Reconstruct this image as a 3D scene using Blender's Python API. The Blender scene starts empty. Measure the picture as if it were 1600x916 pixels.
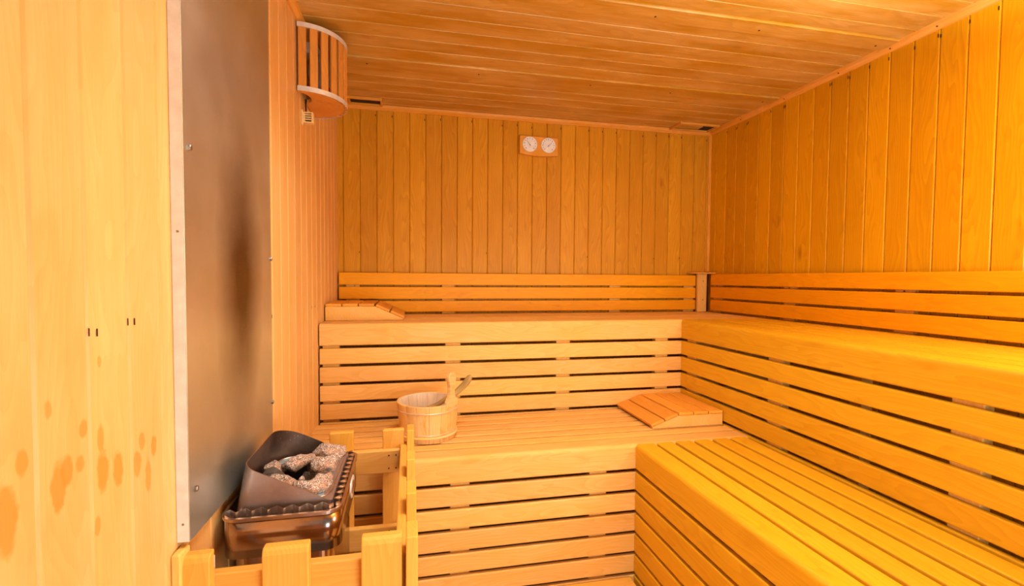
import bpy, math, random
from mathutils import Vector, Matrix, noise
random.seed(7)
PI = math.pi
Z0 = 0.15                       # everything below is measured from 0.15 m under the floor
SC = bpy.context.scene
COL = SC.collection

# ---------------------------------------------------------------- camera
F_ = Vector((math.sin(.205)*math.cos(-.0361), math.cos(.205)*math.cos(-.0361), math.sin(-.0361)))
R_ = Vector((math.cos(.205), -math.sin(.205), 0)); U_ = R_.cross(F_)
c_, s_ = math.cos(.0066), math.sin(.0066)
R_, U_ = R_*c_+U_*s_, U_*c_-R_*s_
cam = bpy.data.objects.new('camera', bpy.data.cameras.new('camera')); COL.objects.link(cam)
m = Matrix((R_, U_, -F_)).transposed().to_4x4(); m.translation = Vector((-1.9223, -2.7124, 1.4-Z0))
cam.matrix_world = m
cam.data.sensor_width = 36; cam.data.lens = 725.36/1600*36
cam.data.shift_x = .00726; cam.data.shift_y = .00198; cam.data.clip_start = .02
cam.data.dof.use_dof = True; cam.data.dof.focus_distance = 1.9; cam.data.dof.aperture_fstop = 14
SC.camera = cam
# ---------------------------------------------------------------- world, lights, exposure
SC.view_settings.view_transform = 'Standard'; SC.view_settings.look = 'None'
SC.view_settings.gamma = 1; SC.view_settings.use_curve_mapping = False
SC.view_settings.exposure = -0.38
w = bpy.data.worlds.new('world'); SC.world = w; w.use_nodes = True
w.node_tree.nodes['Background'].inputs[0].default_value = (1, .92, .78, 1)
w.node_tree.nodes['Background'].inputs[1].default_value = .3
FRONT_Y = -3.40
def light(name, kind, loc, energy, color, size, rot=None):
    l = bpy.data.lights.new(name, kind); l.energy = energy; l.color = color
    if kind == 'POINT': l.shadow_soft_size = size
    else: l.shape = 'RECTANGLE'; l.size, l.size_y = size
    o = bpy.data.objects.new(name, l); COL.objects.link(o); o.location = (loc[0], loc[1], loc[2]-Z0)
    if rot: o.rotation_euler = rot
    return o
light('room_lamp', 'POINT', (-.22, -2.35, 1.62), 34, (1, .94, .82), .13)
light('front_fill', 'AREA', (-.95, FRONT_Y, .80), 66, (1, .95, .86), (1.4, .9), (math.radians(87), 0, 0))  # area fill added at the open front to brighten the low bench fronts
up = light('up_fill', 'AREA', (-.62, -2.12, 2.0), 52, (1, .96, .90), (.3, .3), (math.radians(180), 0, 0)); up.data.spread = math.radians(150)  # upward fill added out of view to brighten the front right ceiling
cl_ = light('overhead_fill', 'AREA', (-1.55, -1.62, 2.30), 17, (1, .96, .88), (.4, .4), (0, 0, 0)); cl_.data.spread = math.radians(140)  # added downward fill for the back seats; no fixture hangs there

# ---------------------------------------------------------------- geometry constants (fitted)
W = 2.303; TH = .0193; P = .09
ST, CT = math.sin(TH), math.cos(TH)
ZT, ZC = 2.3284, 2.352          # trim underside, ceiling
ZB = 1.4325; ZU = 1.1927; ZL = .7465; ZD = .2225
YU = -.5431; XU = -.5304; YL = -1.0428; XL = -1.0411; SP = .0834
FRONT = -3.45
def LW(s, o, z=0): return Vector((-W-s*ST+o*CT, -s*CT-o*ST, z))   # along left wall, off it, height
LS = Vector((-ST, -CT, 0)); LO = Vector((CT, -ST, 0)); LX = -LS
X = Vector((1,0,0)); Y = Vector((0,1,0)); Z = Vector((0,0,1))
def lwx(y): return -W + y*ST/CT           # x of the left wall at y

# ---------------------------------------------------------------- materials
def nt(name):
    m = bpy.data.materials.new(name); m.use_nodes = True
    t = m.node_tree; b = t.nodes['Principled BSDF']
    return m, t, b
def N(t, typ, **k):
    n = t.nodes.new(typ)
    for a, v in k.items(): setattr(n, a, v)
    return n
def mixc(t, fac, a, b, mode='MIX'):
    n = N(t, 'ShaderNodeMix', data_type='RGBA', blend_type=mode)
    for sock, v in ((0, fac), (6, a), (7, b)):
        if hasattr(v, 'is_output'): t.links.new(v, n.inputs[sock])
        else: n.inputs[sock].default_value = v if sock == 0 else (*v, 1)
    return n.outputs[2]
def math_(t, op, a, b=None, clamp=False):
    n = N(t, 'ShaderNodeMath', operation=op, use_clamp=clamp)
    for i, v in enumerate((a, b)):
        if v is None: continue
        if hasattr(v, 'is_output'): t.links.new(v, n.inputs[i])
        else: n.inputs[i].default_value = v
    return n.outputs[0]
def ramp(t, fac, lo, hi, a=0., b=1.):
    n = N(t, 'ShaderNodeMapRange'); t.links.new(fac, n.inputs[0])
    n.inputs[1].default_value = lo; n.inputs[2].default_value = hi
    n.inputs[3].default_value = a; n.inputs[4].default_value = b; n.clamp = True
    return n.outputs[0]
def vscale(t, v, s):
    n = N(t, 'ShaderNodeVectorMath', operation='MULTIPLY'); t.links.new(v, n.inputs[0]); n.inputs[1].default_value = s
    return n.outputs[0]
def noise_(t, v, scale=1, detail=3, rough=.5, dist=0):
    n = N(t, 'ShaderNodeTexNoise'); t.links.new(v, n.inputs['Vector'])
    n.inputs['Scale'].default_value = scale; n.inputs['Detail'].default_value = detail
    n.inputs['Roughness'].default_value = rough; n.inputs['Distortion'].default_value = dist
    return n.outputs['Fac']
def wood(name, base, dark, light_, rough=.5, grain=.5, tonev=.2, knots=0., blotch=.35, coat=0., stain=None):
    m, t, b = nt(name)
    g = N(t, 'ShaderNodeAttribute', attribute_name='gr').outputs['Vector']
    tone = N(t, 'ShaderNodeAttribute', attribute_name='tone').outputs['Fac']
    warp = noise_(t, vscale(t, g, (1.6, 9, 9)), 1, 2)
    sep = N(t, 'ShaderNodeSeparateXYZ'); t.links.new(g, sep.inputs[0])
    # growth rings: long arches
    ph = math_(t, 'ADD', math_(t, 'MULTIPLY', sep.outputs[1], 70.), math_(t, 'MULTIPLY', warp, 16.))
    ph = math_(t, 'ADD', ph, math_(t, 'MULTIPLY', sep.outputs[2], 40.))
    rings = math_(t, 'FRACT', ph)
    rings = ramp(t, rings, .15, 1., 0, 1)
    fine = noise_(t, vscale(t, g, (5, 420, 420)), 1, 3, .6)
    bl = noise_(t, vscale(t, g, (3.2, 14, 14)), 1, 3, .55)
    c = mixc(t, ramp(t, bl, .35, .7), base, light_)
    c = mixc(t, math_(t, 'MULTIPLY', rings, grain*.55), c, dark)
    c = mixc(t, math_(t, 'MULTIPLY', ramp(t, fine, .45, .75), grain*.5), c, dark)
    bl2 = noise_(t, vscale(t, g, (7, 23, 23)), 1, 2, .6, .6)
    c = mixc(t, math_(t, 'MULTIPLY', ramp(t, bl2, .6, .74), blotch), c, dark)
    if knots:
        v = N(t, 'ShaderNodeTexVoronoi'); t.links.new(vscale(t, g, (1.7, 5.5, 5.5)), v.inputs['Vector']); v.inputs['Scale'].default_value = 1
        k = ramp(t, v.outputs['Distance'], .02, .085, 1, 0)
        c = mixc(t, math_(t, 'MULTIPLY', k, knots), c, (dark[0]*.35, dark[1]*.28, dark[2]*.3))
    if stain:
        pos = N(t, 'ShaderNodeNewGeometry').outputs['Position']
        for (cc, rr, col, amt) in stain:
            sub = N(t, 'ShaderNodeVectorMath', operation='SUBTRACT'); t.links.new(pos, sub.inputs[0]); sub.inputs[1].default_value = (cc[0], cc[1], cc[2]-Z0)
            ln = N(t, 'ShaderNodeVectorMath', operation='LENGTH'); t.links.new(vscale(t, sub.outputs[0], (1/rr[0], 1/rr[1], 1/rr[2])), ln.inputs[0])
            nz = noise_(t, pos, 60, 2)
            r_ = math_(t, 'ADD', ln.outputs['Value'], math_(t, 'MULTIPLY', math_(t, 'SUBTRACT', nz, .5), .9))
            c = mixc(t, math_(t, 'MULTIPLY', ramp(t, r_, .8, 1.15, 1, 0), amt), c, col)
    # per board tone
    val = math_(t, 'ADD', 1., math_(t, 'MULTIPLY', tone, tonev))
    h = N(t, 'ShaderNodeHueSaturation'); t.links.new(c, h.inputs['Color']); t.links.new(val, h.inputs['Value'])
    t.links.new(math_(t, 'SUBTRACT', .5, math_(t, 'MULTIPLY', tone, -.002)), h.inputs['Hue'])
    t.links.new(h.outputs[0], b.inputs['Base Color'])
    b.inputs['Roughness'].default_value = rough
    b.inputs['Specular IOR Level'].default_value = .22
    if coat: b.inputs['Coat Weight'].default_value = coat; b.inputs['Coat Roughness'].default_value = .3
    bp = N(t, 'ShaderNodeBump'); bp.inputs['Strength'].default_value = .12; bp.inputs['Distance'].default_value = .001
    t.links.new(fine, bp.inputs['Height']); t.links.new(bp.outputs[0], b.inputs['Normal'])
    return m
def plain(name, col, rough=.5, metal=0., spec=.5):
    m, t, b = nt(name)
    tc = N(t, 'ShaderNodeTexCoord').outputs['Object']
    n = noise_(t, tc, 40, 3)
    c = mixc(t, ramp(t, n, .3, .7), [x*.9 for x in col], [min(1, x*1.08) for x in col])
    t.links.new(c, b.inputs['Base Color'])
    b.inputs['Roughness'].default_value = rough; b.inputs['Metallic'].default_value = metal
    b.inputs['Specular IOR Level'].default_value = spec
    return m
M = {}
M['wall'] = wood('wall_wood', (.64, .30, .012), (.45, .16, .005), (.70, .35, .02), rough=.42, grain=.75, tonev=.08, knots=.5, blotch=.3)
M['wall_right'] = wood('wall_right_wood', (.74, .38, .004), (.52, .21, .003), (.74, .40, .008), rough=.42, grain=.65, tonev=.09, knots=.5, blotch=.35)  # orange of the right-hand warm light is put into the wall colour
blots = [((lwx(-q)+.0, -q, z), (.06, rs, rz), (.60, .25, .035), am) for (q, z, rs, rz, am) in
   [(2.104, 1.19, .008, .016, .7), (2.052, 1.140, .012, .030, .8), (2.038, 1.155, .010, .02, .8), (2.015, 1.154, .008, .012, .7), (1.972, 1.125, .012, .030, .85),
    (1.937, 1.114, .011, .028, .8), (1.89, 1.104, .010, .022, .7), (1.844, 1.118, .008, .018, .8), (1.877, 1.135, .008, .014, .7), (2.007, 1.198, .008, .012, .7),
    (1.974, 1.174, .007, .020, .7), (2.126, 1.135, .014, .04, .8), (1.861, 1.074, .008, .03, .7), (2.065, 1.24, .006, .012, .6), (1.984, 1.055, .006, .014, .7), (1.973, 1.281, .004, .008, .6)]]
M['wall_left'] = wood('wall_left_wood', (.74, .42, .14), (.58, .27, .06), (.78, .48, .19), rough=.42, grain=.35, tonev=.05, knots=.25, blotch=.2, stain=blots)
M['ceil'] = wood('ceiling_wood', (.50, .255, .02), (.37, .145, .008), (.66, .42, .13), rough=.33, grain=.45, tonev=.06, knots=.5, blotch=.35)
M['trim'] = wood('trim_wood', (.70, .32, .025), (.52, .18, .03), (.80, .40, .10), rough=.45, grain=.4, tonev=.06)
M['bench'] = wood('bench_wood', (.78, .435, .11), (.64, .30, .045), (.82, .485, .17), rough=.5, grain=.7, tonev=.07, blotch=.45)
M['bench_right'] = wood('bench_right_wood', (.70, .37, .010), (.57, .25, .005), (.74, .405, .018), rough=.5, grain=.65, tonev=.06, blotch=.45)  # same bench wood, with the warm light on this side put into the colour
M['back'] = wood('backrest_wood', (.84, .365, .003), (.65, .21, .002), (.87, .40, .005), rough=.45, grain=.4, tonev=.06, blotch=.3)
M['pillow'] = wood('headrest_slat_wood', (.78, .34, .04), (.56, .18, .02), (.82, .39, .06), rough=.5, grain=.5, tonev=.1)
M['pale'] = wood('pale_wood', (.78, .45, .11), (.62, .29, .05), (.82, .51, .17), rough=.55, grain=.55, tonev=.05)
M['guard'] = wood('guard_wood', (.76, .395, .06), (.62, .26, .025), (.80, .435, .10), rough=.5, grain=.5, tonev=.07, blotch=.2)
M['batten'] = wood('batten_wood', (.80, .48, .12), (.6, .30, .06), (.84, .54, .16), rough=.6, grain=.4, tonev=.05)
M['shade'] = wood('shade_wood', (.66, .28, .05), (.42, .13, .02), (.72, .34, .07), rough=.5, grain=.45, tonev=.1)
M['bucket'] = wood('bucket_wood', (.76, .45, .13), (.66, .28, .03), (.82, .56, .28), rough=.6, grain=.5, tonev=.1, blotch=.7)
M['bucket_in'] = wood('bucket_inner_wood', (.80, .62, .46), (.66, .46, .30), (.84, .68, .54), rough=.7, grain=.5, tonev=.04)
M['ladle'] = wood('ladle_wood', (.42, .27, .09), (.24, .13, .04), (.50, .33, .12), rough=.5, grain=.7, tonev=.05)
M['handle'] = wood('handle_wood', (.72, .44, .16), (.5, .24, .06), (.78, .50, .22), rough=.5, grain=.7, tonev=.05)
M['void'] = plain('dark_void', (.03, .015, .012), .9)
M['nail'] = plain('nail_hole', (.05, .018, .01), .8)
M['alu'] = plain('aluminium_band', (.78, .80, .84), .45, .4)
M['screw'] = plain('screw_steel', (.35, .33, .31), .35, 1)
M['dial'] = plain('dial_white', (.84, .88, .95), .35)
M['ink'] = plain('dial_ink', (.08, .08, .1), .5)
M['cream'] = plain('cream_plastic', (.84, .62, .30), .5)
M['glass'] = plain('lamp_glass', (.50, .52, .60), .12)
M['wire'] = plain('galvanised_wire', (.80, .62, .46), .35, .5)
M['black'] = plain('heater_black', (.02, .017, .016), .6)
M['floor'] = plain('floor_concrete', (.30, .25, .2), .8)

def steel_panel():
    m, t, b = nt('steel_panel')
    pos = N(t, 'ShaderNodeNewGeometry').outputs['Position']
    sp = noise_(t, vscale(t, pos, (1, 1, 1)), 260, 3, .6)
    cl = noise_(t, pos, 5, 4, .6)
    c = mixc(t, ramp(t, cl, .35, .7), (.54, .57, .52), (.64, .67, .62))
    # dark marks above the heater: one long and soft-edged, one small and faint
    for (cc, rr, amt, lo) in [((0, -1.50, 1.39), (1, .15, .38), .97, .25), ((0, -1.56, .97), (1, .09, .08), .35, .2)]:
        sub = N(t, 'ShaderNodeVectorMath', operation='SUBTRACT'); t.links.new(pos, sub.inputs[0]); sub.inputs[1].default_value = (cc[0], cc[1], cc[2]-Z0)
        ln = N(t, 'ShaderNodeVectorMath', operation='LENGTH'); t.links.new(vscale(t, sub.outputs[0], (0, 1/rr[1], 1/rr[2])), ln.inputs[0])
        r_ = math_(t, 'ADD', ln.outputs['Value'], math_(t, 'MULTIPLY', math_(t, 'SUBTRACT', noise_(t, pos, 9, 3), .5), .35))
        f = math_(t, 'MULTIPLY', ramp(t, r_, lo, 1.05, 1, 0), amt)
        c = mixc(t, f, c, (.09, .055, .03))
    c = mixc(t, math_(t, 'MULTIPLY', ramp(t, sp, .64, .7), .22), c, (.8, .74, .62))
    t.links.new(c, b.inputs['Base Color'])
    b.inputs['Metallic'].default_value = .9
    t.links.new(ramp(t, cl, .3, .7, .30, .38), b.inputs['Roughness'])
    bp = N(t, 'ShaderNodeBump'); bp.inputs['Strength'].default_value = .06; bp.inputs['Distance'].default_value = .002
    t.links.new(sp, bp.inputs['Height']); t.links.new(bp.outputs[0], b.inputs['Normal'])
    return m
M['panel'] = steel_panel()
M['flange'] = plain('zinc_edge', (.72, .73, .74), .5, .25)
def heat_steel(name, c1, c2, r1, r2, metal=1.):
    m, t, b = nt(name)
    pos = N(t, 'ShaderNodeTexCoord').outputs['Object']
    a = noise_(t, pos, 9, 4, .6); s = noise_(t, pos, 230, 2, .5)
    c = mixc(t, ramp(t, a, .35, .68), c1, c2)
    c = mixc(t, math_(t, 'MULTIPLY', ramp(t, s, .68, .76), .5), c, (.75, .68, .6))
    t.links.new(c, b.inputs['Base Color']); b.inputs['Metallic'].default_value = metal
    t.links.new(ramp(t, a, .3, .7, r1, r2), b.inputs['Roughness'])
    return m
M['casing'] = heat_steel('heater_casing', (.36, .28, .26), (.48, .385, .35), .14, .24)
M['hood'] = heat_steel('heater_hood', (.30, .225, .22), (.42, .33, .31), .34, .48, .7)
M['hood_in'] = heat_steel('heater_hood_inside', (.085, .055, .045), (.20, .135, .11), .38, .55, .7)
M['strip'] = heat_steel('heater_strip', (.46, .37, .32), (.60, .50, .44), .25, .38)
M['plate'] = heat_steel('heater_plate', (.36, .50, .60), (.46, .60, .70), .35, .5, .6)
def stone_mat():
    m, t, b = nt('granite')
    pos = N(t, 'ShaderNodeTexCoord').outputs['Object']
    v = N(t, 'ShaderNodeTexVoronoi'); t.links.new(pos, v.inputs['Vector']); v.inputs['Scale'].default_value = 540
    sep = N(t, 'ShaderNodeSeparateColor'); t.links.new(v.outputs['Color'], sep.inputs[0])
    a = noise_(t, pos, 26, 3); d = noise_(t, pos, 22, 2, .6, .6)
    c = mixc(t, ramp(t, sep.outputs[0], .2, .8), (.20, .12, .09), (.50, .34, .265))
    c = mixc(t, ramp(t, sep.outputs[1], .74, .84), c, (.72, .67, .61))
    c = mixc(t, ramp(t, sep.outputs[2], .82, .9), c, (.07, .06, .06))
    c = mixc(t, math_(t, 'MULTIPLY', ramp(t, a, .48, .68), .45), c, (.55, .24, .11))
    c = mixc(t, math_(t, 'MULTIPLY', ramp(t, d, .55, .66), .7), c, (.15, .15, .165))
    t.links.new(c, b.inputs['Base Color']); b.inputs['Roughness'].default_value = .85
    bp = N(t, 'ShaderNodeBump'); bp.inputs['Strength'].default_value = .5; bp.inputs['Distance'].default_value = .002
    t.links.new(sep.outputs[0], bp.inputs['Height']); t.links.new(bp.outputs[0], b.inputs['Normal'])
    return m
M['stone'] = stone_mat()
M['dark_stone'] = plain('dark_stone', (.09, .075, .065), .8)

# ---------------------------------------------------------------- mesh builder
class MB:
    def __init__(s): s.v = []; s.f = []; s.g = []; s.t = []; s.mi = []; s.sm = []
    def add(s, vs, fs, gs=None, tone=0., mi=0, smooth=False):
        b = len(s.v); s.v += [Vector(v) for v in vs]
        s.g += gs if gs else [(v[0], v[1], v[2]) for v in vs]
        s.t += [tone]*len(vs)
        for f in fs: s.f.append([b+i for i in f]); s.mi.append(mi); s.sm.append(smooth)
    def ext(s, prof, O, A, T, L, l0, l1, c=(0, 0), tone=None, mi=0, smooth=False):
        """extrude a closed profile (a,t) along L from l0 to l1; c = end chamfers"""
        O = Vector(O); n = len(prof)
        if tone is None: tone = random.uniform(-1, 1)
        ca = sum(p[0] for p in prof)/n; ct = sum(p[1] for p in prof)/n
        wa = (max(p[0] for p in prof)-min(p[0] for p in prof))/2 or 1; wt = (max(p[1] for p in prof)-min(p[1] for p in prof))/2 or 1
        rings = []
        if c[0]: rings.append((l0, c[0]))
        rings.append((l0+c[0], 0)); 
        seg = 1
        for k in range(1, seg): rings.append((l0+(l1-l0)*k/seg, 0))
        rings.append((l1-c[1], 0))
        if c[1]: rings.append((l1, c[1]))
        r1, r2, r3 = random.uniform(0, 50), random.uniform(0, 50), random.uniform(0, 50)
        vs = []; gs = []
        for l, cc in rings:
            for a, t_ in prof:
                a2 = ca+(a-ca)*max(0, 1-cc/wa); t2 = ct+(t_-ct)*max(0, 1-cc/wt)
                vs.append(O+A*a2+T*t2+L*l); gs.append((l+r1, a2+r2, t2+r3))
        fs = []
        for k in range(len(rings)-1):
            for i in range(n):
                j = (i+1) % n; fs.append([k*n+i, k*n+j, (k+1)*n+j, (k+1)*n+i])
        fs.append(list(range(n))[::-1]); fs.append([(len(rings)-1)*n+i for i in range(n)])
        if A.cross(T).dot(L) < 0: fs = [f[::-1] for f in fs]
        s.add(vs, fs, gs, tone, mi, smooth)
    def box(s, x0, x1, y0, y1, z0, z1, along='x', r=.002, c=0, tone=None, mi=0):
        D = {'x': (Y, Z, X, y0, y1, z0, z1, x0, x1), 'y': (X, Z, Y, x0, x1, z0, z1, y0, y1), 'z': (X, Y, Z, x0, x1, y0, y1, z0, z1)}[along]
        A, T, L, a0, a1, t0, t1, l0, l1 = D
        s.ext(rrect(a0, a1, t0, t1, r, 2), (0, 0, 0), A, T, L, l0, l1, (c, c) if not isinstance(c, tuple) else c, tone, mi)
    def disc(s, p, nrm, r, mi=0, h=.0008, n=10):
        nrm = Vector(nrm).normalized(); a = nrm.orthogonal().normalized(); b = nrm.cross(a)
        s.ext([(r*math.cos(2*PI*i/n), r*math.sin(2*PI*i/n)) for i in range(n)], p, a, b, nrm, -.001, h, (0, 0), 0, mi)
    def tube(s, pts, rad, n=12, mi=0, closed=False, tone=0, flat=1.):
        pts = [Vector(p) for p in pts]; m_ = len(pts); vs = []; gs = []
        rad = rad if isinstance(rad, (list, tuple)) else [rad]*m_
        acc = 0; prev = None
        for i, p in enumerate(pts):
            if closed: d = (pts[(i+1) % m_]-pts[i-1]).normalized()
            else: d = (pts[min(i+1, m_-1)]-pts[max(i-1, 0)]).normalized()
            if prev is None: a = d.orthogonal().normalized()
            else: a = (prev-d*prev.dot(d)).normalized()
            prev = a; b = d.cross(a)
            if i: acc += (p-pts[i-1]).length
            for k in range(n):
                an = 2*PI*k/n; vs.append(p+a*rad[i]*math.cos(an)+b*rad[i]*flat*math.sin(an)); gs.append((acc, rad[i]*math.cos(an)+3, rad[i]*math.sin(an)))
        fs = []
        for i in range(m_ if closed else m_-1):
            i2 = (i+1) % m_
            for k in range(n):
                k2 = (k+1) % n; fs.append([i*n+k, i*n+k2, i2*n+k2, i2*n+k])
        if not closed: fs.append(list(range(n))[::-1]); fs.append([(m_-1)*n+k for k in range(n)])
        s.add(vs, fs, gs, tone, mi, True)
    def build(s, name, mats, parent=None):
        mats = mats if isinstance(mats, list) else [mats]
        off = Vector((0, 0, Z0))
        if parent is not None: off = off + parent_world(parent)
        me = bpy.data.meshes.new(name)
        me.from_pydata([tuple(v-off) for v in s.v], [], s.f)
        a = me.attributes.new('gr', 'FLOAT_VECTOR', 'POINT'); a.data.foreach_set('vector', [x for g in s.g for x in g])
        a = me.attributes.new('tone', 'FLOAT', 'POINT'); a.data.foreach_set('value', s.t)
        for m_ in mats: me.materials.append(M[m_])
        me.polygons.foreach_set('material_index', s.mi); me.polygons.foreach_set('use_smooth', s.sm)
        me.update()
        o = bpy.data.objects.new(name, me); COL.objects.link(o)
        if parent is not None: o.parent = parent
        return o
def parent_world(o):
    p = Vector(o.location)
    while o.parent: o = o.parent; p = p + Vector(o.location)
    return p
def rrect(a0, a1, t0, t1, r, n=3, rs=None):
    """rounded rectangle, CCW from lower left; rs = radii at (a0t0, a1t0, a1t1, a0t1)"""
    rs = rs or (r, r, r, r); out = []
    for (ca, ct, sx, sy, st), q in zip(((a0, t0, 1, 1, PI), (a1, t0, -1, 1, 1.5*PI), (a1, t1, -1, -1, 0), (a0, t1, 1, -1, .5*PI)), rs):
        if q <= 0: out.append((ca, ct)); continue
        for i in range(n+1):
            an = st+i*PI/2/n
            out.append((ca+sx*q+q*math.cos(an), ct+sy*q+q*math.sin(an)))
    return out
def thing(name, label, cat, loc, group=None):
    o = bpy.data.objects.new(name, None); COL.objects.link(o); o.location = (loc[0], loc[1], loc[2]-Z0)
    o.empty_display_size = .1
    o['label'] = label; o['category'] = cat
    if group: o['group'] = group
    return o
def tag(o, label, cat, group=None):
    o['label'] = label; o['category'] = cat
    if group: o['group'] = group
    return o
def struct(mb, name, mats):
    o = mb.build(name, mats); o['kind'] = 'structure'; return o
def plabel(o, l): o['label'] = l; return o

# ---------------------------------------------------------------- room shell
# tongue-and-groove board profile, front face at t=0, body behind (t negative)
def tg(p, ch=.0045): return [(0, -.014), (p, -.014), (p, -.0075), (p-.0012, -.0068), (p-.0012, -.0040), (p-ch, 0), (ch-.001, 0), (0.0, -.0040), (0.0, -.0075)]
mb = MB()   # back wall, boards vertical
x = -.113 - 24*P
xs = [x - P*k for k in range(1, 0, -1)] + [x + P*k for k in range(0, 27)]
for x in xs: 
    x1 = min(x+P, .0)
    if x1-x > .02: mb.ext(tg(x1-x), (x, 0, 0), X, -Y, Z, .15, ZC)
mb.box(-2.5, .12, .014, .10, .15, 2.42, 'x', 0)
for i in range(26):          # nail heads under the trim and a row above the backrest
    xx = -.113-(i-1)*P-.006
    if random.random() < .75 and xx > -2.28: mb.ext(rrect(-.0022, .0022, -.006, .006, .002), (xx, -.0008, ZT-.02-random.random()*.012), X, Z, -Y, 0, .001, mi=1)
    if random.random() < .3 and xx > -2.28: mb.ext(rrect(-.0018, .0018, -.005, .005, .0018), (xx, -.0008, 1.53+random.random()*.02), X, Z, -Y, 0, .001, mi=1)
struct(mb, 'wall_back', ['wall', 'nail'])
mb = MB()   # right wall
y = 0.0; cuts = [0.0] + [-(.0693+k*P) for k in range(0, 40)]
for a, b_ in zip(cuts[:-1], cuts[1:]):
    if b_ < FRONT: b_ = FRONT
    if a-b_ > .02: mb.ext(tg(a-b_), (0, a, 0), -Y, -X, Z, .15, ZC)
mb.box(.014, .10, FRONT, .1, .15, 2.42, 'y', 0)
for k in range(0, 24):
    yy = -(.0693+k*P)+.006
    for dy in (0, .009):
        if random.random() < .6: mb.ext(rrect(-.0018, .0018, -.007, .007, .0018), (-.0008, yy-dy, ZT-.018-random.random()*.01), Y, Z, -X, 0, .001, mi=1)
struct(mb, 'wall_right', ['wall_right', 'nail'])
mb = MB()   # left wall, slightly splayed
cuts = [0.0, .016, .106] + [.1958+k*P for k in range(0, 37)]
for a, b_ in zip(cuts[:-1], cuts[1:]):
    p = b_-a
    mb.ext(tg(p) if p > .03 else rrect(0, p, -.014, 0, 0, 1), LW(a, 0), LS, LO, Z, .15, ZC)
mb.ext(rrect(0, 3.52, -.1, -.014, 0), LW(0, 0), LS, LO, Z, .15, 2.42)
for (px_s, px_z) in [(1.994, 1.324), (1.978, 1.322), (1.909, 1.33), (1.892, 1.329), (.60, 1.273), (.66, 1.275), (1.2, 1.28)]:
    mb.ext(rrect(-.0009, .0009, -.0055, .0055, .0009), LW(px_s, .0008, px_z), LS, Z, LO, 0, .001, mi=1)
struct(mb, 'wall_left', ['wall_left', 'nail'])
mb = MB()   # ceiling boards across the room; two proud cover boards
cuts = [.014, -.052, -.142, -.232, -.322, -.412, -.505, -.60, -.695, -.785, -.875, -.965, -1.055, -1.12, -1.203, -1.27, -1.36, -1.45] + [-1.45-P*k for k in range(1, 24)]
for a, b_ in zip(cuts[:-1], cuts[1:]):
    proud = abs(a+.505) < .001 or abs(a+1.12) < .001
    O = (-2.50, a, ZC-(.007 if proud else 0))
    mb.ext(tg(a-b_, .0035), O, -Y, -Z, X, 0, 2.5 if proud else 2.52)
    if proud:
        for xx in (-.08, -.62, -1.05, -1.6, -2.1): mb.disc((xx, (a+b_)/2+.01, ZC-.0078), (0, 0, -1), .0035, 1)
mb.box(-2.5, .12, FRONT, .1, ZC+.014, 2.45, 'x', 0)
struct(mb, 'ceiling', ['ceil', 'nail'])
mb = MB(); mb.box(-2.55, .1, FRONT, .1, .10, .15, 'x', 0); struct(mb, 'floor', ['floor'])
# ceiling trims and corner strip
def cove(n=1): return [(0, 0), (.024, 0), (.024, .006), (.02, .012), (.013, .018), (.006, .0236), (0, .0236)]
mb = MB(); mb.ext([(0, 0), (-.008, 0), (-.022, .012), (-.026, .0236), (0, .0236)], (0, 0, ZT), Y, Z, X, -2.30, 0); struct(mb, 'trim_1', ['trim'])
for xx in (-2.21, -1.72, -1.29, -.69):
    pass
mb = MB(); mb.ext([(0, 0), (-.008, 0), (-.022, .012), (-.026, .0236), (0, .0236)], (0, 0, ZT), X, Z, Y, FRONT, -.0262)
for yy in (-.3, -.62, -.93, -1.16, -1.33): mb.disc((-.018, yy, ZT+.008), (-1, 0, -1), .003, 1)
struct(mb, 'trim_2', ['trim', 'nail'])
mb = MB(); mb.ext([(0, 0), (.008, 0), (.018, .012), (.022, .0236), (0, .0236)], LW(0, 0, ZT), LO, Z, LS, .03, 3.4); struct(mb, 'trim_3', ['trim'])
mb = MB(); mb.ext([(0, 0), (0, -.014), (-.006, -.014), (-.014, -.006), (-.014, 0)], (0, 0, 0), X, Y, Z, ZU+.26, ZT); struct(mb, 'trim_4', ['trim'])

# ---------------------------------------------------------------- benches
GAP = .0115
def Lprof(depth, h, t, r):
    """fascia and front seat board as one rounded angle; a = inward from the face, t = height below seat"""
    o = []
    for i in range(7):
        an = PI-i*PI/2/6
        o.append((r+r*math.cos(an), -r+r*math.sin(an)))
    return [(.004, -h), (0, -h+.004)] + o + [(depth-.003, 0), (depth, -.003), (depth, -t), (t, -t), (t, -h)]
def seat(mb, O, A, L, l0, l1, total, n, first=.079, mi=0):
    """seat boards behind the front piece; O on the front top edge, A inward"""
    w_ = (total-first-.013)/n
    for k in range(n):
        a0 = first+.013+k*w_
        mb.ext(rrect(a0, a0+w_-.015, -.026, 0, .005, 3, (.001, .001, .005, .005)), O, A, Z, L, l0, l1, mi=mi)
def riser(mb, O, A, L, l0, l1, rows, h0):
    """slats below the fascia; rows at pitch SP; h0 = depth of the fascia"""
    for k in range(rows):
        z1 = -(h0+.0135+k*SP); z0 = z1-(SP-.0135)
        mb.ext(rrect(0, .02, z0, z1, .004, 2), O, A, Z, L, l0, l1, (.002, .002))
def batten(parent, cx, O, A, L, top, bot, wd=.072, a0=.0205, label=None):
    b = MB(); b.ext(rrect(cx-wd/2, cx+wd/2, a0, a0+.035, .002, 1), O, L, A, Z, bot, top)
    return b.build('batten', 'batten', parent)
FH = .0985
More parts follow.
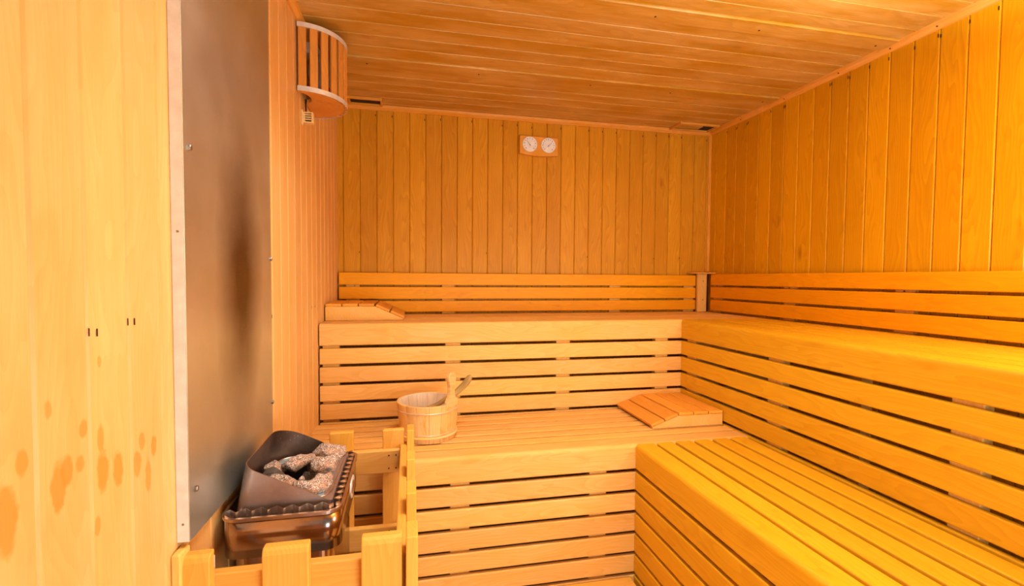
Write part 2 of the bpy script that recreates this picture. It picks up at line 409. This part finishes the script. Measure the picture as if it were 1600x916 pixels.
def bench(name, label, O, A, L, l0, l1, total, n, rows, bats, base, mt='bench', group=None):
    t = thing(name, label, 'bench', base)
    mb = MB(); mb.ext(Lprof(.079, FH, .028, .015), O, A, Z, L, l0, l1, tone=random.uniform(-.5, .5), smooth=False); f = mb.build('front_board', mt, t)
    mb = MB(); seat(mb, O, A, L, l0, l1, total, n); mb.build('seat_slats', mt, t)
    mb = MB(); riser(mb, O, A, L, l0, l1, rows, FH); mb.build('front_slats', mt, t)
    zb = O[2]-FH-rows*SP
    for c in bats: batten(t, c, O, A, L, -.0275, zb-O[2]+.002 if zb > .16 else .15-O[2])
    return t
# lower pair first
lx0 = lwx(YL)+.004
bL = bench('sauna_bench', 'long low sauna bench along the back with the water bucket standing on it', (0, YL, ZL), Y, X, lx0, XU+.0, YU-YL-.002, 6, 6,
      [-2.2, -1.735, -1.19, -.98+.0], (-1.5, -.8, .15))
bR = bench('sauna_bench', 'wide low sauna bench in the right foreground, its seat boards running toward the viewer', (XL, 0, ZL), X, Y, FRONT+.1, YL-.001, XU-XL-.002, 5, 6,
      [-1.14, -1.62, -2.2, -2.8], (-.8, -2.2, .15), 'bench_right')
ux0 = lwx(YU)+.006
bU = bench('sauna_bench', 'high sauna bench along the back wall with a headrest at its left end', (0, YU, ZU), Y, X, ux0, -.002, -YU-.002, 6, 5,
      [-2.262, -1.715, -1.168, -.63], (-1.3, -.27, .15))
bV = bench('sauna_bench', 'high sauna bench along the right wall, long slatted front and wide rounded edge', (XU, 0, ZU), X, Y, FRONT+.1, YU-.001, -XU-.002, 5, 5,
      [-.602, -1.154, -1.794, -2.5], (-.27, -2.0, .15), 'bench_right')
for t_, x0, x1, zt in ((bR, XL+.001, XU-.003, ZL), (bV, XU+.001, -.003, ZU)):
    mb = MB(); mb.box(x0, x1, FRONT+.07, FRONT+.099, .1505, zt, 'x', .003); mb.build('end_board', 'bench_right', t_)  # unseen boards added to keep light from entering behind the bench gaps
# inner frame under the right-hand high bench, seen through the gaps
for y_ in (-.86, -1.42, -2.05):
    mb = MB(); mb.box(XU+.10, XU+.145, y_-.022, y_+.022, .15, ZU-.028, 'z', .002); mb.build('inner_post', 'batten', bV)
# ---------------------------------------------------------------- backrests
tb = thing('backrest', 'three-slat wooden backrest on the back wall behind the high bench', 'backrest', (-1.2, 0, ZU))
BZ = [(1.359, 1.4265), (1.280, 1.3475), (1.2065, 1.2685)]
for z0, z1 in BZ:
    mb = MB(); mb.box(-2.294, -.1115, -.040, -.0205, z0, z1, 'x', .003, .002); mb.build('slat', 'back', tb)
for xx in (-2.222, -1.695, -.662, -.150):
    mb = MB(); mb.box(xx-.036, xx+.036, -.0204, -.0005, ZU+.002, 1.418, 'z', .001)
    if xx < -2.2: mb.disc((xx+.01, -.021, 1.3535), (0, -1, 0), .0028, 1)
    mb.build('batten', ['batten', 'nail'], tb)
mb = MB(); mb.box(-.110, -.045, -.058, -.040, ZU+.002, 1.4365, 'z', .002)
for zz in (1.39, 1.27): mb.disc((-.072, -.0582, zz), (0, -1, 0), .0032, 1)
mb.build('corner_post', ['pale', 'nail'], tb)
mb = MB(); mb.ext([(-.155, -.03), (-.135, -.075), (-.06, -.088), (.0-.004, -.088), (-.004, -.002), (-.155, -.002)], (0, 0, 0), X, Y, Z, 1.437, 1.446, (.002, .002)); mb.build('corner_cap', 'trim', tb)
tr = thing('backrest', 'three-slat wooden backrest running along the right wall', 'backrest', (0, -1.5, ZU))
for z0, z1 in [(1.366, 1.434), (1.286, 1.354), (1.2065, 1.273)]:
    mb = MB(); mb.box(-.042, -.0215, FRONT+.1, -.091, z0, z1, 'y', .003, .002); mb.build('slat', 'back', tr)
for yy in (-.132, -.695, -1.255, -1.85, -2.5):
    mb = MB(); mb.box(-.0213, -.0005, yy-.036, yy+.036, ZU+.002, 1.425, 'z', .001)
    mb.disc((-.022, yy+.002, 1.36), (-1, 0, 0), .0032, 1)
    mb.build('batten', ['batten', 'nail'], tr)

# ---------------------------------------------------------------- wooden headrests
def headrest(label, x_tall, x_thin, y0, y1, z, h, flat, sl, nflat, inward):
    """x_tall = closed end, x_thin = sharp end"""
    t = thing('headrest', label, 'headrest', ((x_tall+x_thin)/2, (y0+y1)/2, z), None)
    sg = 1 if x_thin > x_tall else -1; Lh = abs(x_thin-x_tall); st = .0135
    hb = h-st; xa = flat
    pr = [(0, .001), (Lh-.004, .001), (Lh, .008), (xa, hb), (0, hb)]
    for ya, yb in ((y0, y0+.022), (y1-.022, y1)):
        mb = MB(); mb.ext(pr, (x_tall, 0, z), X*sg, Z, Y, ya, yb, (.001, .001), tone=.2); mb.build('side_board', 'pale', t)
    mb = MB(); mb.box(min(x_tall, x_tall+sg*.018), max(x_tall, x_tall+sg*.018), y0+.0225, y1-.0225, z+.001, z+hb-.0005, 'y', .001); mb.build('end_board', 'pale', t)
    w_ = flat/nflat
    for k in range(nflat):
        mb = MB(); mb.ext(rrect(k*w_+.001, (k+1)*w_-.004, hb+.0004, h, .003, 2), (x_tall, 0, z), X*sg, Z, Y, y0-.003, y1+.003, (.003, .003)); mb.build('slat', 'pillow', t)
    d = Vector((sg*(Lh-xa), 0, .008-hb)); ln = d.length; d.normalize(); nn = Vector((-d.z*sg, 0, d.x*sg))
    ww = (ln+.004)/2
    for k in range(2):
        mb = MB(); mb.ext(rrect(k*ww+.002, (k+1)*ww-.003, .0004, st, .003, 2), Vector((x_tall, 0, z))+X*sg*xa+Z*hb, d, nn, Y, y0-.003, y1+.003, (.003, .003)); mb.build('slat', 'pillow', t)
    return t
headrest('sloped wooden headrest on the high bench in the left corner', -2.305, -1.945, -.404, -.062, ZU, .0815, .226, 0, 3, 1)
headrest('sloped wooden headrest on the low bench in the right corner', XU-.004, -.882, -.885, -.548, ZL, .0655, .222, 0, 3, 1)

# ---------------------------------------------------------------- steel heat shield on the left wall
tp = thing('heat_shield', 'tall brushed steel heat shield on the left wall behind the heater', 'heat shield', tuple(LW(1.52, .01, .912)))
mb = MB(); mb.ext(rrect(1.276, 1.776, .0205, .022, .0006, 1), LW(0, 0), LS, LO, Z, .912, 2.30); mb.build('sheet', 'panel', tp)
mb = MB(); mb.ext(rrect(1.7745, 1.7762, .0005, .0204, .0004, 1), LW(0, 0), LS, LO, Z, .912, 2.30)
mb.ext(rrect(1.2758, 1.2772, .0005, .0204, .0004, 1), LW(0, 0), LS, LO, Z, .912, 2.30)
plabel(mb.build('folded_edge', 'flange', tp), 'pale folded edge')
for (s, z) in ((1.755, 1.635), (1.282, 1.45), (1.752, 1.0), (1.282, 1.04)):
    mb = MB(); p = LW(s, .022, z); mb.ext([(.0055*math.cos(i*PI/3), .0055*math.sin(i*PI/3)) for i in range(6)], p, LS, Z, LO, 0, .005, (0, .001)); mb.build('screw', 'screw', tp)
for z in (.945, 1.48):
    mb = MB(); mb.disc(LW(1.7763, .011, z), LS, .0022, 0); mb.build('rivet', 'screw', tp)

# ---------------------------------------------------------------- corner lamp shade
s0, RL = .732, .148; zb_, zt_ = 2.078, 2.322
tl = thing('wall_lamp', 'half-round slatted wooden lamp shade high on the left wall', 'lamp', tuple(LW(s0, .002, zb_)))
def arc(r, a0, a1, n): return [(s0+r*math.cos(a0+(a1-a0)*i/n), .002+r*math.sin(a0+(a1-a0)*i/n)) for i in range(n+1)]
def plate(z0, z1, notch):
    pr = arc(RL-.006, 0, PI, 28)
    if notch: pr += [(.808+.055*math.cos(PI-a), .002+.034*math.sin(a)) for a in [PI*i/8 for i in range(9)]]
    mb = MB(); mb.ext(pr, (-W, 0, 0), LS, LO, Z, z0, z1, (.001, .001), tone=.3); return mb
plate(zb_, zb_+.014, True).build('bottom_board', 'shade', tl)
plate(zt_-.014, zt_, False).build('top_board', 'shade', tl)
for z0, z1 in ((zb_-.001, zb_+.017), (zt_-.016, zt_+.001)):
    mb = MB(); mb.ext(arc(RL+.0062, .02, PI-.02, 64)+arc(RL+.0052, PI-.02, .02, 64), (-W, 0, 0), LS, LO, Z, z0, z1)
    plabel(mb.build('metal_band', 'alu', tl), 'thin aluminium band')
ns = 12
for k in range(ns):
    a = PI*(k+.5)/ns; mid = Vector((-W, 0, 0))+LS*(s0+RL*math.cos(a))+LO*(.002+RL*math.sin(a))
    rd = LS*math.cos(a)+LO*math.sin(a); tg_ = -LS*math.sin(a)+LO*math.cos(a); wd = PI*RL/ns*.36
    mb = MB(); mb.ext(rrect(-wd, wd, -.005, .005, .002, 2), mid, tg_, rd, Z, zb_+.0005, zt_-.0005, (.001, .001)); mb.build('slat', 'shade', tl)
mb = MB(); pts = []
for i in range(9):
    an = i*PI/8; pts.append(tuple(LW(s0, .055, 2.13+.015+.12*i/8)))
mb.tube(pts, [.02, .034, .042, .046, .047, .046, .042, .036, .034], 16); plabel(mb.build('glass_globe', 'glass', tl), 'pale glass bulb cover')
mb = MB(); mb.ext(rrect(s0-.04, s0+.04, .001, .05, .004), (-W, 0, 0), LS, LO, Z, 2.265, 2.305); mb.build('lamp_base', 'alu', tl)

# ---------------------------------------------------------------- sensor housing
ts = thing('temperature_sensor', 'small cream vented sensor box on the left wall under the lamp shade', 'sensor', tuple(LW(.79, 0, 1.985)))
mb = MB(); z0, z1 = 1.990, 2.030
mb.ext(rrect(.772, .800, .001, .040, .002, 1), (-W, 0, 0), LS, LO, Z, z0, z0+.004); mb.ext(rrect(.772, .800, .001, .040, .002, 1), (-W, 0, 0), LS, LO, Z, z1-.004, z1)
mb.ext(rrect(.772, .800, .001, .010, .002, 1), (-W, 0, 0), LS, LO, Z, z0+.004, z1-.004); mb.ext(rrect(.772, .800, .034, .040, .002, 1), (-W, 0, 0), LS, LO, Z, z0+.004, z1-.004)
for k in range(3): mb.ext(rrect(.794, .799, .010, .034, .0005, 1), (-W, 0, 0), LS, LO, Z, z0+.0105+k*.0085, z0+.0145+k*.0085)
mb.ext(rrect(.785, .787, .010, .034, 0, 1), (-W, 0, 0), LS, LO, Z, z0+.004, z1-.004, mi=1)
mb.build('housing', ['cream', 'void'], ts)
mb = MB(); mb.ext(rrect(.800, .812, .0005, .006, .001, 1), (-W, 0, 0), LS, LO, Z, 1.978, 2.034); mb.build('mounting_plate', 'cream', ts)
mb = MB(); mb.tube([LW(.786, .012, 2.03), LW(.785, .012, 2.045), LW(.78, .010, 2.06), LW(.77, .010, 2.085)], .003, 8); plabel(mb.build('cable', 'black', ts), 'short dark cable')

# ---------------------------------------------------------------- thermometer and hygrometer
tt = thing('thermometer', 'wooden wall thermometer and hygrometer with two white round dials', 'thermometer', (-1.158, 0, 2.13))
n_ = 12
pr = [(-1.278+.236*i/n_, 2.138-.010*math.sin(PI*i/n_)-.002*i/n_) for i in range(n_+1)] + [(-1.042, 2.236), (-1.048, 2.241), (-1.272, 2.245), (-1.278, 2.240)]
mb = MB(); mb.ext(pr, (0, 0, 0), X, Z, -Y, .0006, .024, (0, .003), tone=.6); mb.build('board', 'trim', tt)
for (cx, hand, nt_) in ((-1.217, 2.25, 11), (-1.103, .82, 13)):
    cz = 2.193
    d = MB(); d.ext([(.0445*math.cos(i*PI/20), .0445*math.sin(i*PI/20)) for i in range(40)], (cx, 0, cz), X, Z, -Y, .0236, .029, (0, .0015)); D = d.build('dial', 'dial', tt)
    mk = MB()
    for i in range(nt_):
        a = PI*1.25-i*(PI*1.5)/(nt_-1); r = .034; q = Vector((cx+r*math.cos(a), -.0289, cz+r*math.sin(a)))
        rdv = Vector((math.cos(a), 0, math.sin(a))); tv = Vector((-math.sin(a), 0, math.cos(a)))
        mk.ext(rrect(-.0018, .0018, -.0034 if i % 2 == 0 else -.002, .0034 if i % 2 == 0 else .002, 0), q, tv, rdv, -Y, 0, .0005)
    mk.build('scale_marks', 'ink', D)
    rdv = Vector((math.cos(hand), 0, math.sin(hand))); tv = Vector((-math.sin(hand), 0, math.cos(hand)))
    h_ = MB(); h_.ext([(-.0012, -.008), (.0012, -.008), (.0006, .033), (-.0006, .033)], (cx, -.0292, cz-.004), tv, rdv, -Y, 0, .0008); h_.disc((cx, -.0292, cz-.004), (0, -1, 0), .003, 0, .001); h_.build('pointer', 'ink', D)

# ---------------------------------------------------------------- ceiling vents
def vent(label, x0, x1, y0, y1, louver):
    t = thing('ceiling_vent', label, 'vent', ((x0+x1)/2, (y0+y1)/2, ZC))
    f = MB(); zz = ZC-.013
    f.box(x0, x1, y0, y0+.014, zz, ZC-.0005, 'x', .001); f.box(x0, x1, y1-.008, y1, zz, ZC-.0005, 'x', .001)
    f.box(x0, x0+.01, y0+.0142, y1-.0082, zz, ZC-.0005, 'y', .001); f.box(x1-.01, x1, y0+.0142, y1-.0082, zz, ZC-.0005, 'y', .001)
    f.build('frame', 'trim', t)
    b = MB(); b.box(x0+.0105, x1-.0105, y0+.0145, y1-.0085, ZC-.002, ZC-.0006, 'x', 0); plabel(b.build('opening', 'void', t), 'dark opening')
    if louver:
        s_ = MB(); s_.box(x0+.0105, x0+(x1-x0)*.66, y0+.035, y1-.03, ZC-.008, ZC-.0022, 'x', .001); s_.build('slide_board', 'ceil', t)
    return t
vent('narrow dark vent slot in the ceiling right beside the lamp shade', -2.235, -2.058, -.132, -.034, False)
vent('small framed sliding vent in the ceiling at the back right corner', -.312, -.045, -.152, -.030, True)

# ---------------------------------------------------------------- duckboard
td = thing('duckboard', 'low slatted wooden duckboard on the floor in front of the benches', 'duckboard', (-1.5, -2.0, .15))
mb = MB()
yy = YL-.012
while yy > -3.2:
    mb.box(-1.895, XL-.022, yy-.085, yy, ZD-.02, ZD, 'x', .003, .002); yy -= .096
mb.build('slats', 'guard', td)
for xx in (-1.85, -1.48, -1.12):
    mb = MB(); mb.box(xx-.02, xx+.02, -3.2, YL-.02, .1505, ZD-.0205, 'y', .002); mb.build('batten', 'batten', td)

# ---------------------------------------------------------------- heater guard fence
tg2 = thing('heater_guard', 'low wooden picket guard rail around the sauna heater', 'fence', (-2.1, -1.45, .15))
ZF = .890
def picket(x0, x1, y0, y1, ch=(0, .006)):
    mb = MB(); mb.box(x0, x1, y0, y1, .1505, ZF, 'z', .003, ch, random.uniform(-.6, .6)); mb.build('picket', 'guard', tg2)
def picket_c(x0, x1, y0, y1):
    # front picket: top bevelled on the room side
    mb = MB(); mb.ext([(y0, .1505), (y1, .1505), (y1, ZF), (y0+.009, ZF), (y0+.003, ZF-.004), (y0, ZF-.012)], (0, 0, 0), Y, Z, X, x0, x1, (.002, .002), random.uniform(-.6, .6))
    # grain runs up the picket: swap the first two grain coordinates
    mb.g = [(g[2], g[0], g[1]) for g in mb.g]
    mb.build('picket', 'guard', tg2)
for x0, x1 in ((-2.334, -2.278), (-2.190, -2.108), (-2.012, -1.935)): picket_c(x0, x1, -1.792, -1.768)
for y0, y1 in ((-1.799, -1.735), (-1.609, -1.535), (-1.400, -1.330), (-1.147, -1.080)): picket(-1.927, -1.9035, y0, y1, (0, .002))
for x0, x1 in ((-2.175, -2.100), (-2.007, -1.936)): picket(x0, x1, -1.130, -1.108, (0, .003))
def rail(*a, along): 
    mb = MB(); mb.box(*a, along, .003, .002)
    return mb
for z0 in (.765, .510):
    rail(-2.332, -1.9485, -1.7675, -1.7455, z0, z0+.075, along='x').build('rail', 'guard', tg2)
    rail(-1.9483, -1.9275, -1.7675, -1.108, z0, z0+.075, along='y').build('rail', 'guard', tg2)
    b = rail(-2.31, -1.9485, -1.1525, -1.1305, z0-.012, z0+.063, along='x')
    for xx in (-1.985, -1.962, -2.15, -2.125):
        for zz in (z0+.004, z0+.047): b.ext(rrect(-.002, .002, -.0025, .0025, .001), (xx, -1.1526, zz), X, Z, -Y, 0, .0008, mi=1)
    b.build('rail', ['pale', 'nail'], tg2)
mb = MB(); mb.ext(rrect(1.762, 1.800, .0008, .016, .002, 1), LW(0, 0), LS, LO, Z, .155, .902, (0, .003)); mb.build('wall_batten', 'batten', tg2)

# ---------------------------------------------------------------- heater
hx0, hx1, hy0, hy1 = -2.322, -2.068, -1.642, -1.275; ZR = .880
th_ = thing('sauna_heater', 'dark steel electric sauna heater filled with stones, inside the wooden guard rail', 'heater', (-2.195, -1.46, .15))
def ringprism(mb, o_out, o_in, z0, z1, mi=0):
    n = len(o_out); vs = [(p[0], p[1], z) for z in (z0, z1) for p in o_out]+[(p[0], p[1], z) for z in (z0, z1) for p in o_in]
    fs = []
    for i in range(n):
        j = (i+1) % n
        fs += [[i, j, n+j, n+i], [2*n+j, 2*n+i, 3*n+i, 3*n+j], [n+i, n+j, 3*n+j, 3*n+i], [j, i, 2*n+i, 2*n+j]]
    mb.add(vs, fs, None, 0, mi, False)
def rr(i, r, n=8): return rrect(hx0+i, hx1-i, hy0+i, hy1-i, r, n)
mb = MB(); ringprism(mb, rr(.004, .036), rr(.006, .034), .790, ZR-.004)
o = mb.build('casing', 'casing', th_)
for p_ in o.data.polygons: p_.use_smooth = abs(p_.normal.z) < .5
mb = MB(); ringprism(mb, rr(0, .04), rr(.0065, .0335), ZR-.007, ZR); mb.build('rim', 'strip', th_)
mb = MB(); ringprism(mb, rr(.022, .030), rr(.024, .028), .30, .800); o = mb.build('lower_casing', 'casing', th_)
mb = MB(); mb.ext(rr(.008, .03), (0, 0, 0), X, Y, Z, .79, .80, mi=0); mb.build('inner_floor', 'black', th_)
mb = MB(); mb.ext(rr(.030, .02), (0, 0, 0), X, Y, Z, .30, .31); mb.build('bottom_plate', 'black', th_)
for sx, sy in ((0, 0), (0, 1), (1, 0), (1, 1)):
    xx = hx0+.05+sx*(hx1-hx0-.1); yy = hy0+.06+sy*(hy1-hy0-.12)
    mb = MB(); mb.tube([(xx, yy, .151), (xx, yy, .31)], .012, 12); mb.build('leg', 'black', th_)
# hood: sheet-metal basket, high at the wall, cut down to the rim on the room side
bx0, bx1, by0, by1 = -2.312, -2.094, -1.604, -1.300
def hood_ring(z_frac, inset=0.):
    n = 10; rad = .055
    base = rrect(bx0, bx1, by0, by1, 0, n, (.030, .012, .012, .085)); out = []
    for (x_, y_) in base:
        u = (x_-bx0)/(bx1-bx0)
        x2 = x_ + .030*(1-u)*z_frac
        cx_, cy_ = (bx0+bx1)/2, (by0+by1)/2
        dx, dy = cx_-x2, cy_-y_; L_ = math.hypot(dx, dy); x2 += dx/L_*inset; y2 = y_+dy/L_*inset
        ztop = .981 - (x2+2.284)/(2.284-2.096)*(.981-.886)
        ztop = min(max(ztop, .886), .985)
        out.append((x2, y2, .815+(ztop-.815)*z_frac))
    return out
mb = MB(); vs = []; K = 6
for k in range(K+1): vs += hood_ring(k/K)
for k in range(K, -1, -1): vs += hood_ring(k/K, .0022)
n = len(hood_ring(0)); fs = []
for k in range(2*K+1):
    for i in range(n):
        j = (i+1) % n; fs.append([k*n+i, k*n+j, (k+1)*n+j, (k+1)*n+i])
mb.add(vs, fs, None, 0, 0, True)
for k in range(2*K+1):
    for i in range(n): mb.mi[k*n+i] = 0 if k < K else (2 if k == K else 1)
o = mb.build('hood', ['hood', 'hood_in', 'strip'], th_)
em = o.modifiers.new('edge', 'EDGE_SPLIT'); em.split_angle = math.radians(50)
# grey inner plate with a rounded opening
def rp(i, r): return rrect(bx0+.036+i, bx1-.008-i, by0+.008+i, by1-.018-i, r, 8)
mb = MB(); n8 = len(rp(0, .04)); ringprism(mb, rp(0, .045), rp(.026, .03), .886, .8885)
mb.disc((-2.225, -1.335, .8886), (0, 0, 1), .0035, 1); plabel(mb.build('inner_plate', ['plate', 'void'], th_), 'blue-grey inner plate')
mb = MB(); mb.tube([(p[0], p[1], .8895) for p in rp(0, .045)], .0022, 6, closed=True); mb.build('plate_edge', 'strip', th_)
mb = MB()
for k in range(5):
    xx = bx0+.06+k*.035; mb.tube([(xx, by0+.02, .806), (xx, by1-.02, .806)], .004, 6)
mb.build('grate', 'black', th_)
mb = MB(); mb.ext([(-2.116, .8905), (-2.0945, .8865), (-2.0945, .8850), (-2.116, .8890)], (0, 0, 0), X, Z, Y, by0+.004, by1-.012, tone=0); mb.build('side_flange', 'hood', th_)
# corrugated strips along the front, the right and the left
def zig(p0, p1, amp, nrm, waves, z0, z1):
    p0, p1 = Vector(p0), Vector(p1); d = p1-p0; m_ = waves*8; vs = []; fs = []
    for i in range(m_+1):
        ph = i/8*2*PI; q = p0+d*(i/m_)+Vector(nrm)*amp*(math.asin(math.sin(ph))*2/PI*.6+.4*math.sin(ph))
        for off in (0, .0012):
            q2 = q+Vector(nrm)*off
            vs += [(q2.x, q2.y, z0), (q2.x, q2.y, z1)]
    for i in range(m_):
        a = i*4; b_ = a+4
        fs += [[a, b_, b_+1, a+1], [b_+2, a+2, a+3, b_+3], [a+1, b_+1, b_+3, a+3], [b_, a, a+2, b_+2]]
    return vs, fs
mb = MB(); v, f = zig((-2.312, -1.6225, 0), (-2.088, -1.6225, 0), .0075, (0, 1, 0), 7, .845, .890); mb.add(v, f, None, 0, 0, False); mb.build('corrugated_strip', 'strip', th_)
mb = MB(); v, f = zig((-2.084, -1.619, 0), (-2.084, -1.293, 0), .0075, (1, 0, 0), 11, .845, .889); mb.add(v, f, None, 0, 0, False); mb.build('corrugated_strip', 'strip', th_)
# oval badge on the right side of the casing
mb = MB(); pr = [(.040*math.cos(i*PI/16), .028*math.sin(i*PI/16)) for i in range(32)]
mb.ext(pr, (hx1-.004, -1.42, .835), Y, Z, X, 0, .003, (0, .001))
plabel(mb.build('badge', 'alu', th_), 'oval metal badge')
mb = MB()
for r0, r1 in ((.026, .016),):
    mb.ext([(r0*math.cos(i*PI/16), r1*math.sin(i*PI/16)) for i in range(32)], (hx1-.001, -1.42, .835), Y, Z, X, .0001, .0012)
mb.build('badge_relief', 'strip', th_)
# small steel bracket by the left front picket
mb = MB(); mb.box(-2.298, -2.288, -1.742, -1.739, .151, .862, 'z', .0005)
tag(mb.build('steel_bracket', 'flange'), 'thin bright steel bracket behind the leftmost front picket', 'bracket')

# ---------------------------------------------------------------- stones
def stone(x_, y_, z_, a, b, c, rz, seed, label, ry=0., mat='stone'):
    import bmesh
    bm = bmesh.new(); bmesh.ops.create_icosphere(bm, subdivisions=4, radius=1)
    for v in bm.verts:
        p = v.co.copy()
        # squarish, faceted lump
        q = Vector([math.copysign(abs(t_)**.72, t_) for t_ in p]); q *= 1/max(.9, q.length**.5)
        d = noise.noise(p*1.3+Vector((seed*7.1, seed*3.3, seed)))*.38 + noise.noise(p*3.1+Vector((seed, seed*5, 2)))*.14 + noise.noise(p*9+Vector((seed, 1, 2)))*.035
        v.co = q*(1+d)
    rnd = random.Random(seed*13+1)
    for _ in range(9):
        nn = Vector((rnd.gauss(0, 1), rnd.gauss(0, 1), rnd.gauss(0, 1))).normalized(); lim = rnd.uniform(.62, .92)
        for v in bm.verts:
            k = v.co.dot(nn)-lim
            if k > 0: v.co -= nn*k*.93
    for v in bm.verts: v.co *= 1.13 + noise.noise(v.co*7)*.06
    R = Matrix.Rotation(rz, 3, 'Z') @ Matrix.Rotation(ry, 3, 'Y')
    for v in bm.verts: v.co = R @ Vector((v.co.x*a, v.co.y*b, v.co.z*c))
    me = bpy.data.meshes.new('sauna_stone'); bm.to_mesh(me); bm.free()
    me.materials.append(M[mat])
    for p_ in me.polygons: p_.use_smooth = True
    o = bpy.data.objects.new('sauna_stone', me); COL.objects.link(o); o.location = (x_, y_, z_-Z0)
    return tag(o, label, 'stone', 'stones in the sauna heater')
ST_ = [
 (-2.143, -1.338, .903, .037, .029, .025, .5, 1, 'largest speckled stone, at the back right of the heater'),
 (-2.137, -1.430, .902, .031, .026, .020, .3, 2, 'reddish stone just in front of the largest back stone'),
 (-2.208, -1.418, .908, .043, .019, .019, .95, 3, 'long pinkish stone slanting across the left middle of the heater'),
 (-2.133, -1.535, .893, .024, .038, .022, -.2, 4, 'rounded brown stone at the right front of the heater'),
 (-2.162, -1.570, .897, .033, .019, .020, .1, 5, 'pale speckled stone against the front lip of the hood'),
 (-2.213, -1.530, .905, .033, .019, .020, -.3, 6, 'flat tan stone in the middle of the front row'),
 (-2.253, -1.495, .909, .026, .020, .018, .2, 7, 'small blackish stone at the left of the heap'),
 (-2.262, -1.430, .903, .024, .030, .017, .3, 8, 'rusty stone at the far left beside the grey plate'),
 (-2.170, -1.385, .885, .022, .032, .026, .2, 9, 'partly hidden stone between the long one and the largest'),
 (-2.172, -1.500, .868, .020, .016, .014, .2, 10, 'small stone deep in the dark gap'),
 (-2.188, -1.475, .870, .010, .010, .022, .2, 11, 'thin grey stone chip standing in the dark gap'),
]
for s in ST_: stone(*s, mat='dark_stone' if s[7] == 7 else 'stone')
for i, (x_, y_) in enumerate([(-2.24, -1.56), (-2.14, -1.48), (-2.19, -1.34), (-2.13, -1.37), (-2.25, -1.52)]):
    stone(x_, y_, .835, .032, .026, .022, i, 20+i, 'stone buried at the bottom of the heater heap')

# ---------------------------------------------------------------- bucket and ladle
bc = Vector((-1.842, -.782, ZL)); RB, RT, HB = .112, .127, .150
tk = thing('water_bucket', 'round wooden stave bucket with an upright handle stave on the low bench', 'bucket', tuple(bc))
NS = 16
def wallmesh(r_in, r_out, z0, z1, mi_out=0):
    mb = MB()
    for k in range(NS):
        a0 = 2*PI*k/NS+.0; a1 = 2*PI*(k+1)/NS-.008; tone = random.uniform(-1, 1); r1, r2 = random.uniform(0, 40), random.uniform(0, 40)
        vs = []; gs = []; sub = 4
        for (zz, ro, ri) in ((0, RB, RB-.013), (HB-.002, RT, RT-.012), (HB, RT-.0015, RT-.0105)):
            for i in range(sub+1):
                a = a0+(a1-a0)*i/sub
                for r_ in (ro, ri): vs.append(bc+Vector((r_*math.cos(a), r_*math.sin(a), zz+.0005))); gs.append((zz+r1, a*.12+r2, r_))
        m_ = (sub+1)*2; fo = []; fi = []
        for j in range(2):
            for i in range(sub):
                p = j*m_+i*2; q = p+2; fo.append([p, q, q+m_, p+m_]); fi.append([q+1, p+1, p+1+m_, q+1+m_])
            fo.append([j*m_, j*m_+m_, j*m_+m_+1, j*m_+1]); e = j*m_+sub*2; fo.append([e, e+1, e+1+m_, e+m_])
        for i in range(sub): p = 2*m_+i*2; fo.append([p, p+2, p+3, p+1]); p = i*2; fo.append([p+1, p+3, p+2, p])
        b0 = len(mb.v); mb.add(vs, fo, gs, tone, 0, False)
        for f in fi: mb.f.append([b0+i for i in f]); mb.mi.append(1); mb.sm.append(False)
    return mb
wallmesh(0, 0, 0, 0).build('staves', ['bucket', 'bucket_in'], tk)
mb = MB(); mb.ext([((RB-.012)*math.cos(i*PI/16), (RB-.012)*math.sin(i*PI/16)) for i in range(32)], bc, X, Y, Z, .012, .022); mb.build('bottom', 'bucket_in', tk)
def hoop(z, r, tz, name, mat, lab=None):
    R0 = RB+(RT-RB)*z/HB+r*.6; mb = MB(); mb.tube([bc+Vector((R0*math.cos(i*2*PI/48), R0*math.sin(i*2*PI/48), z)) for i in range(48)], r, 8, closed=True, flat=tz); o = mb.build(name, mat, tk)
    if lab: plabel(o, lab)
hoop(.122, .0022, 1, 'wire_hoop', 'wire', 'thin twisted wire hoop')
hoop(.024, .004, 1.6, 'lower_hoop', 'bucket', 'thick lower hoop'); hoop(.034, .0015, 1, 'wire_hoop', 'wire')
# upright handle stave
ang = math.atan2(-.085, .095); rd = Vector((math.cos(ang), math.sin(ang), 0)); tv = Vector((-math.sin(ang), math.cos(ang), 0))
out = []
prof = [(-.01, .036), (.012, .034), (.028, .020), (.045, .0145), (.068, .014), (.085, .018), (.098, .0235), (.110, .0245), (.120, .0215), (.127, .012), (.129, 0)]
pr = [(w_, h_) for h_, w_ in prof] + [(-w_, h_) for h_, w_ in prof[::-1][1:]]
mb = MB(); mb.ext([(a_, b_) for a_, b_ in pr][::-1], bc+rd*(RT-.0165)+Z*(HB-.003), tv, Z, rd, 0, .016, (.003, .003), tone=.4)
mb.g = [(g[1], g[0], g[2]) for g in mb.g]
mb.build('handle_stave', 'handle', tk)
tl2 = thing('ladle', 'dark wooden ladle standing in the water bucket behind its handle', 'ladle', tuple(bc+Vector((-.02, 0, .03))))
hp = [(-1.865, -.80, .86), (-1.83, -.795, .868), (-1.80, -.785, .876), (-1.765, -.775, .893), (-1.735, -.765, .908), (-1.712, -.762, .925), (-1.692, -.766, .945), (-1.677, -.772, .965), (-1.668, -.778, .982), (-1.664, -.780, .990)]
mb = MB(); mb.tube(hp, [.008, .009, .010, .0115, .0125, .014, .015, .0155, .013, .006], 14, flat=.7); mb.build('handle', 'ladle', tl2)
mb = MB(); pts = [bc+Vector((-.03, -.02, .030+z)) for z in (0, .005, .015, .035, .055, .085)]
mb.tube([tuple(p) for p in pts], [.012, .028, .038, .043, .044, .043], 24); mb.build('bowl', 'ladle', tl2)
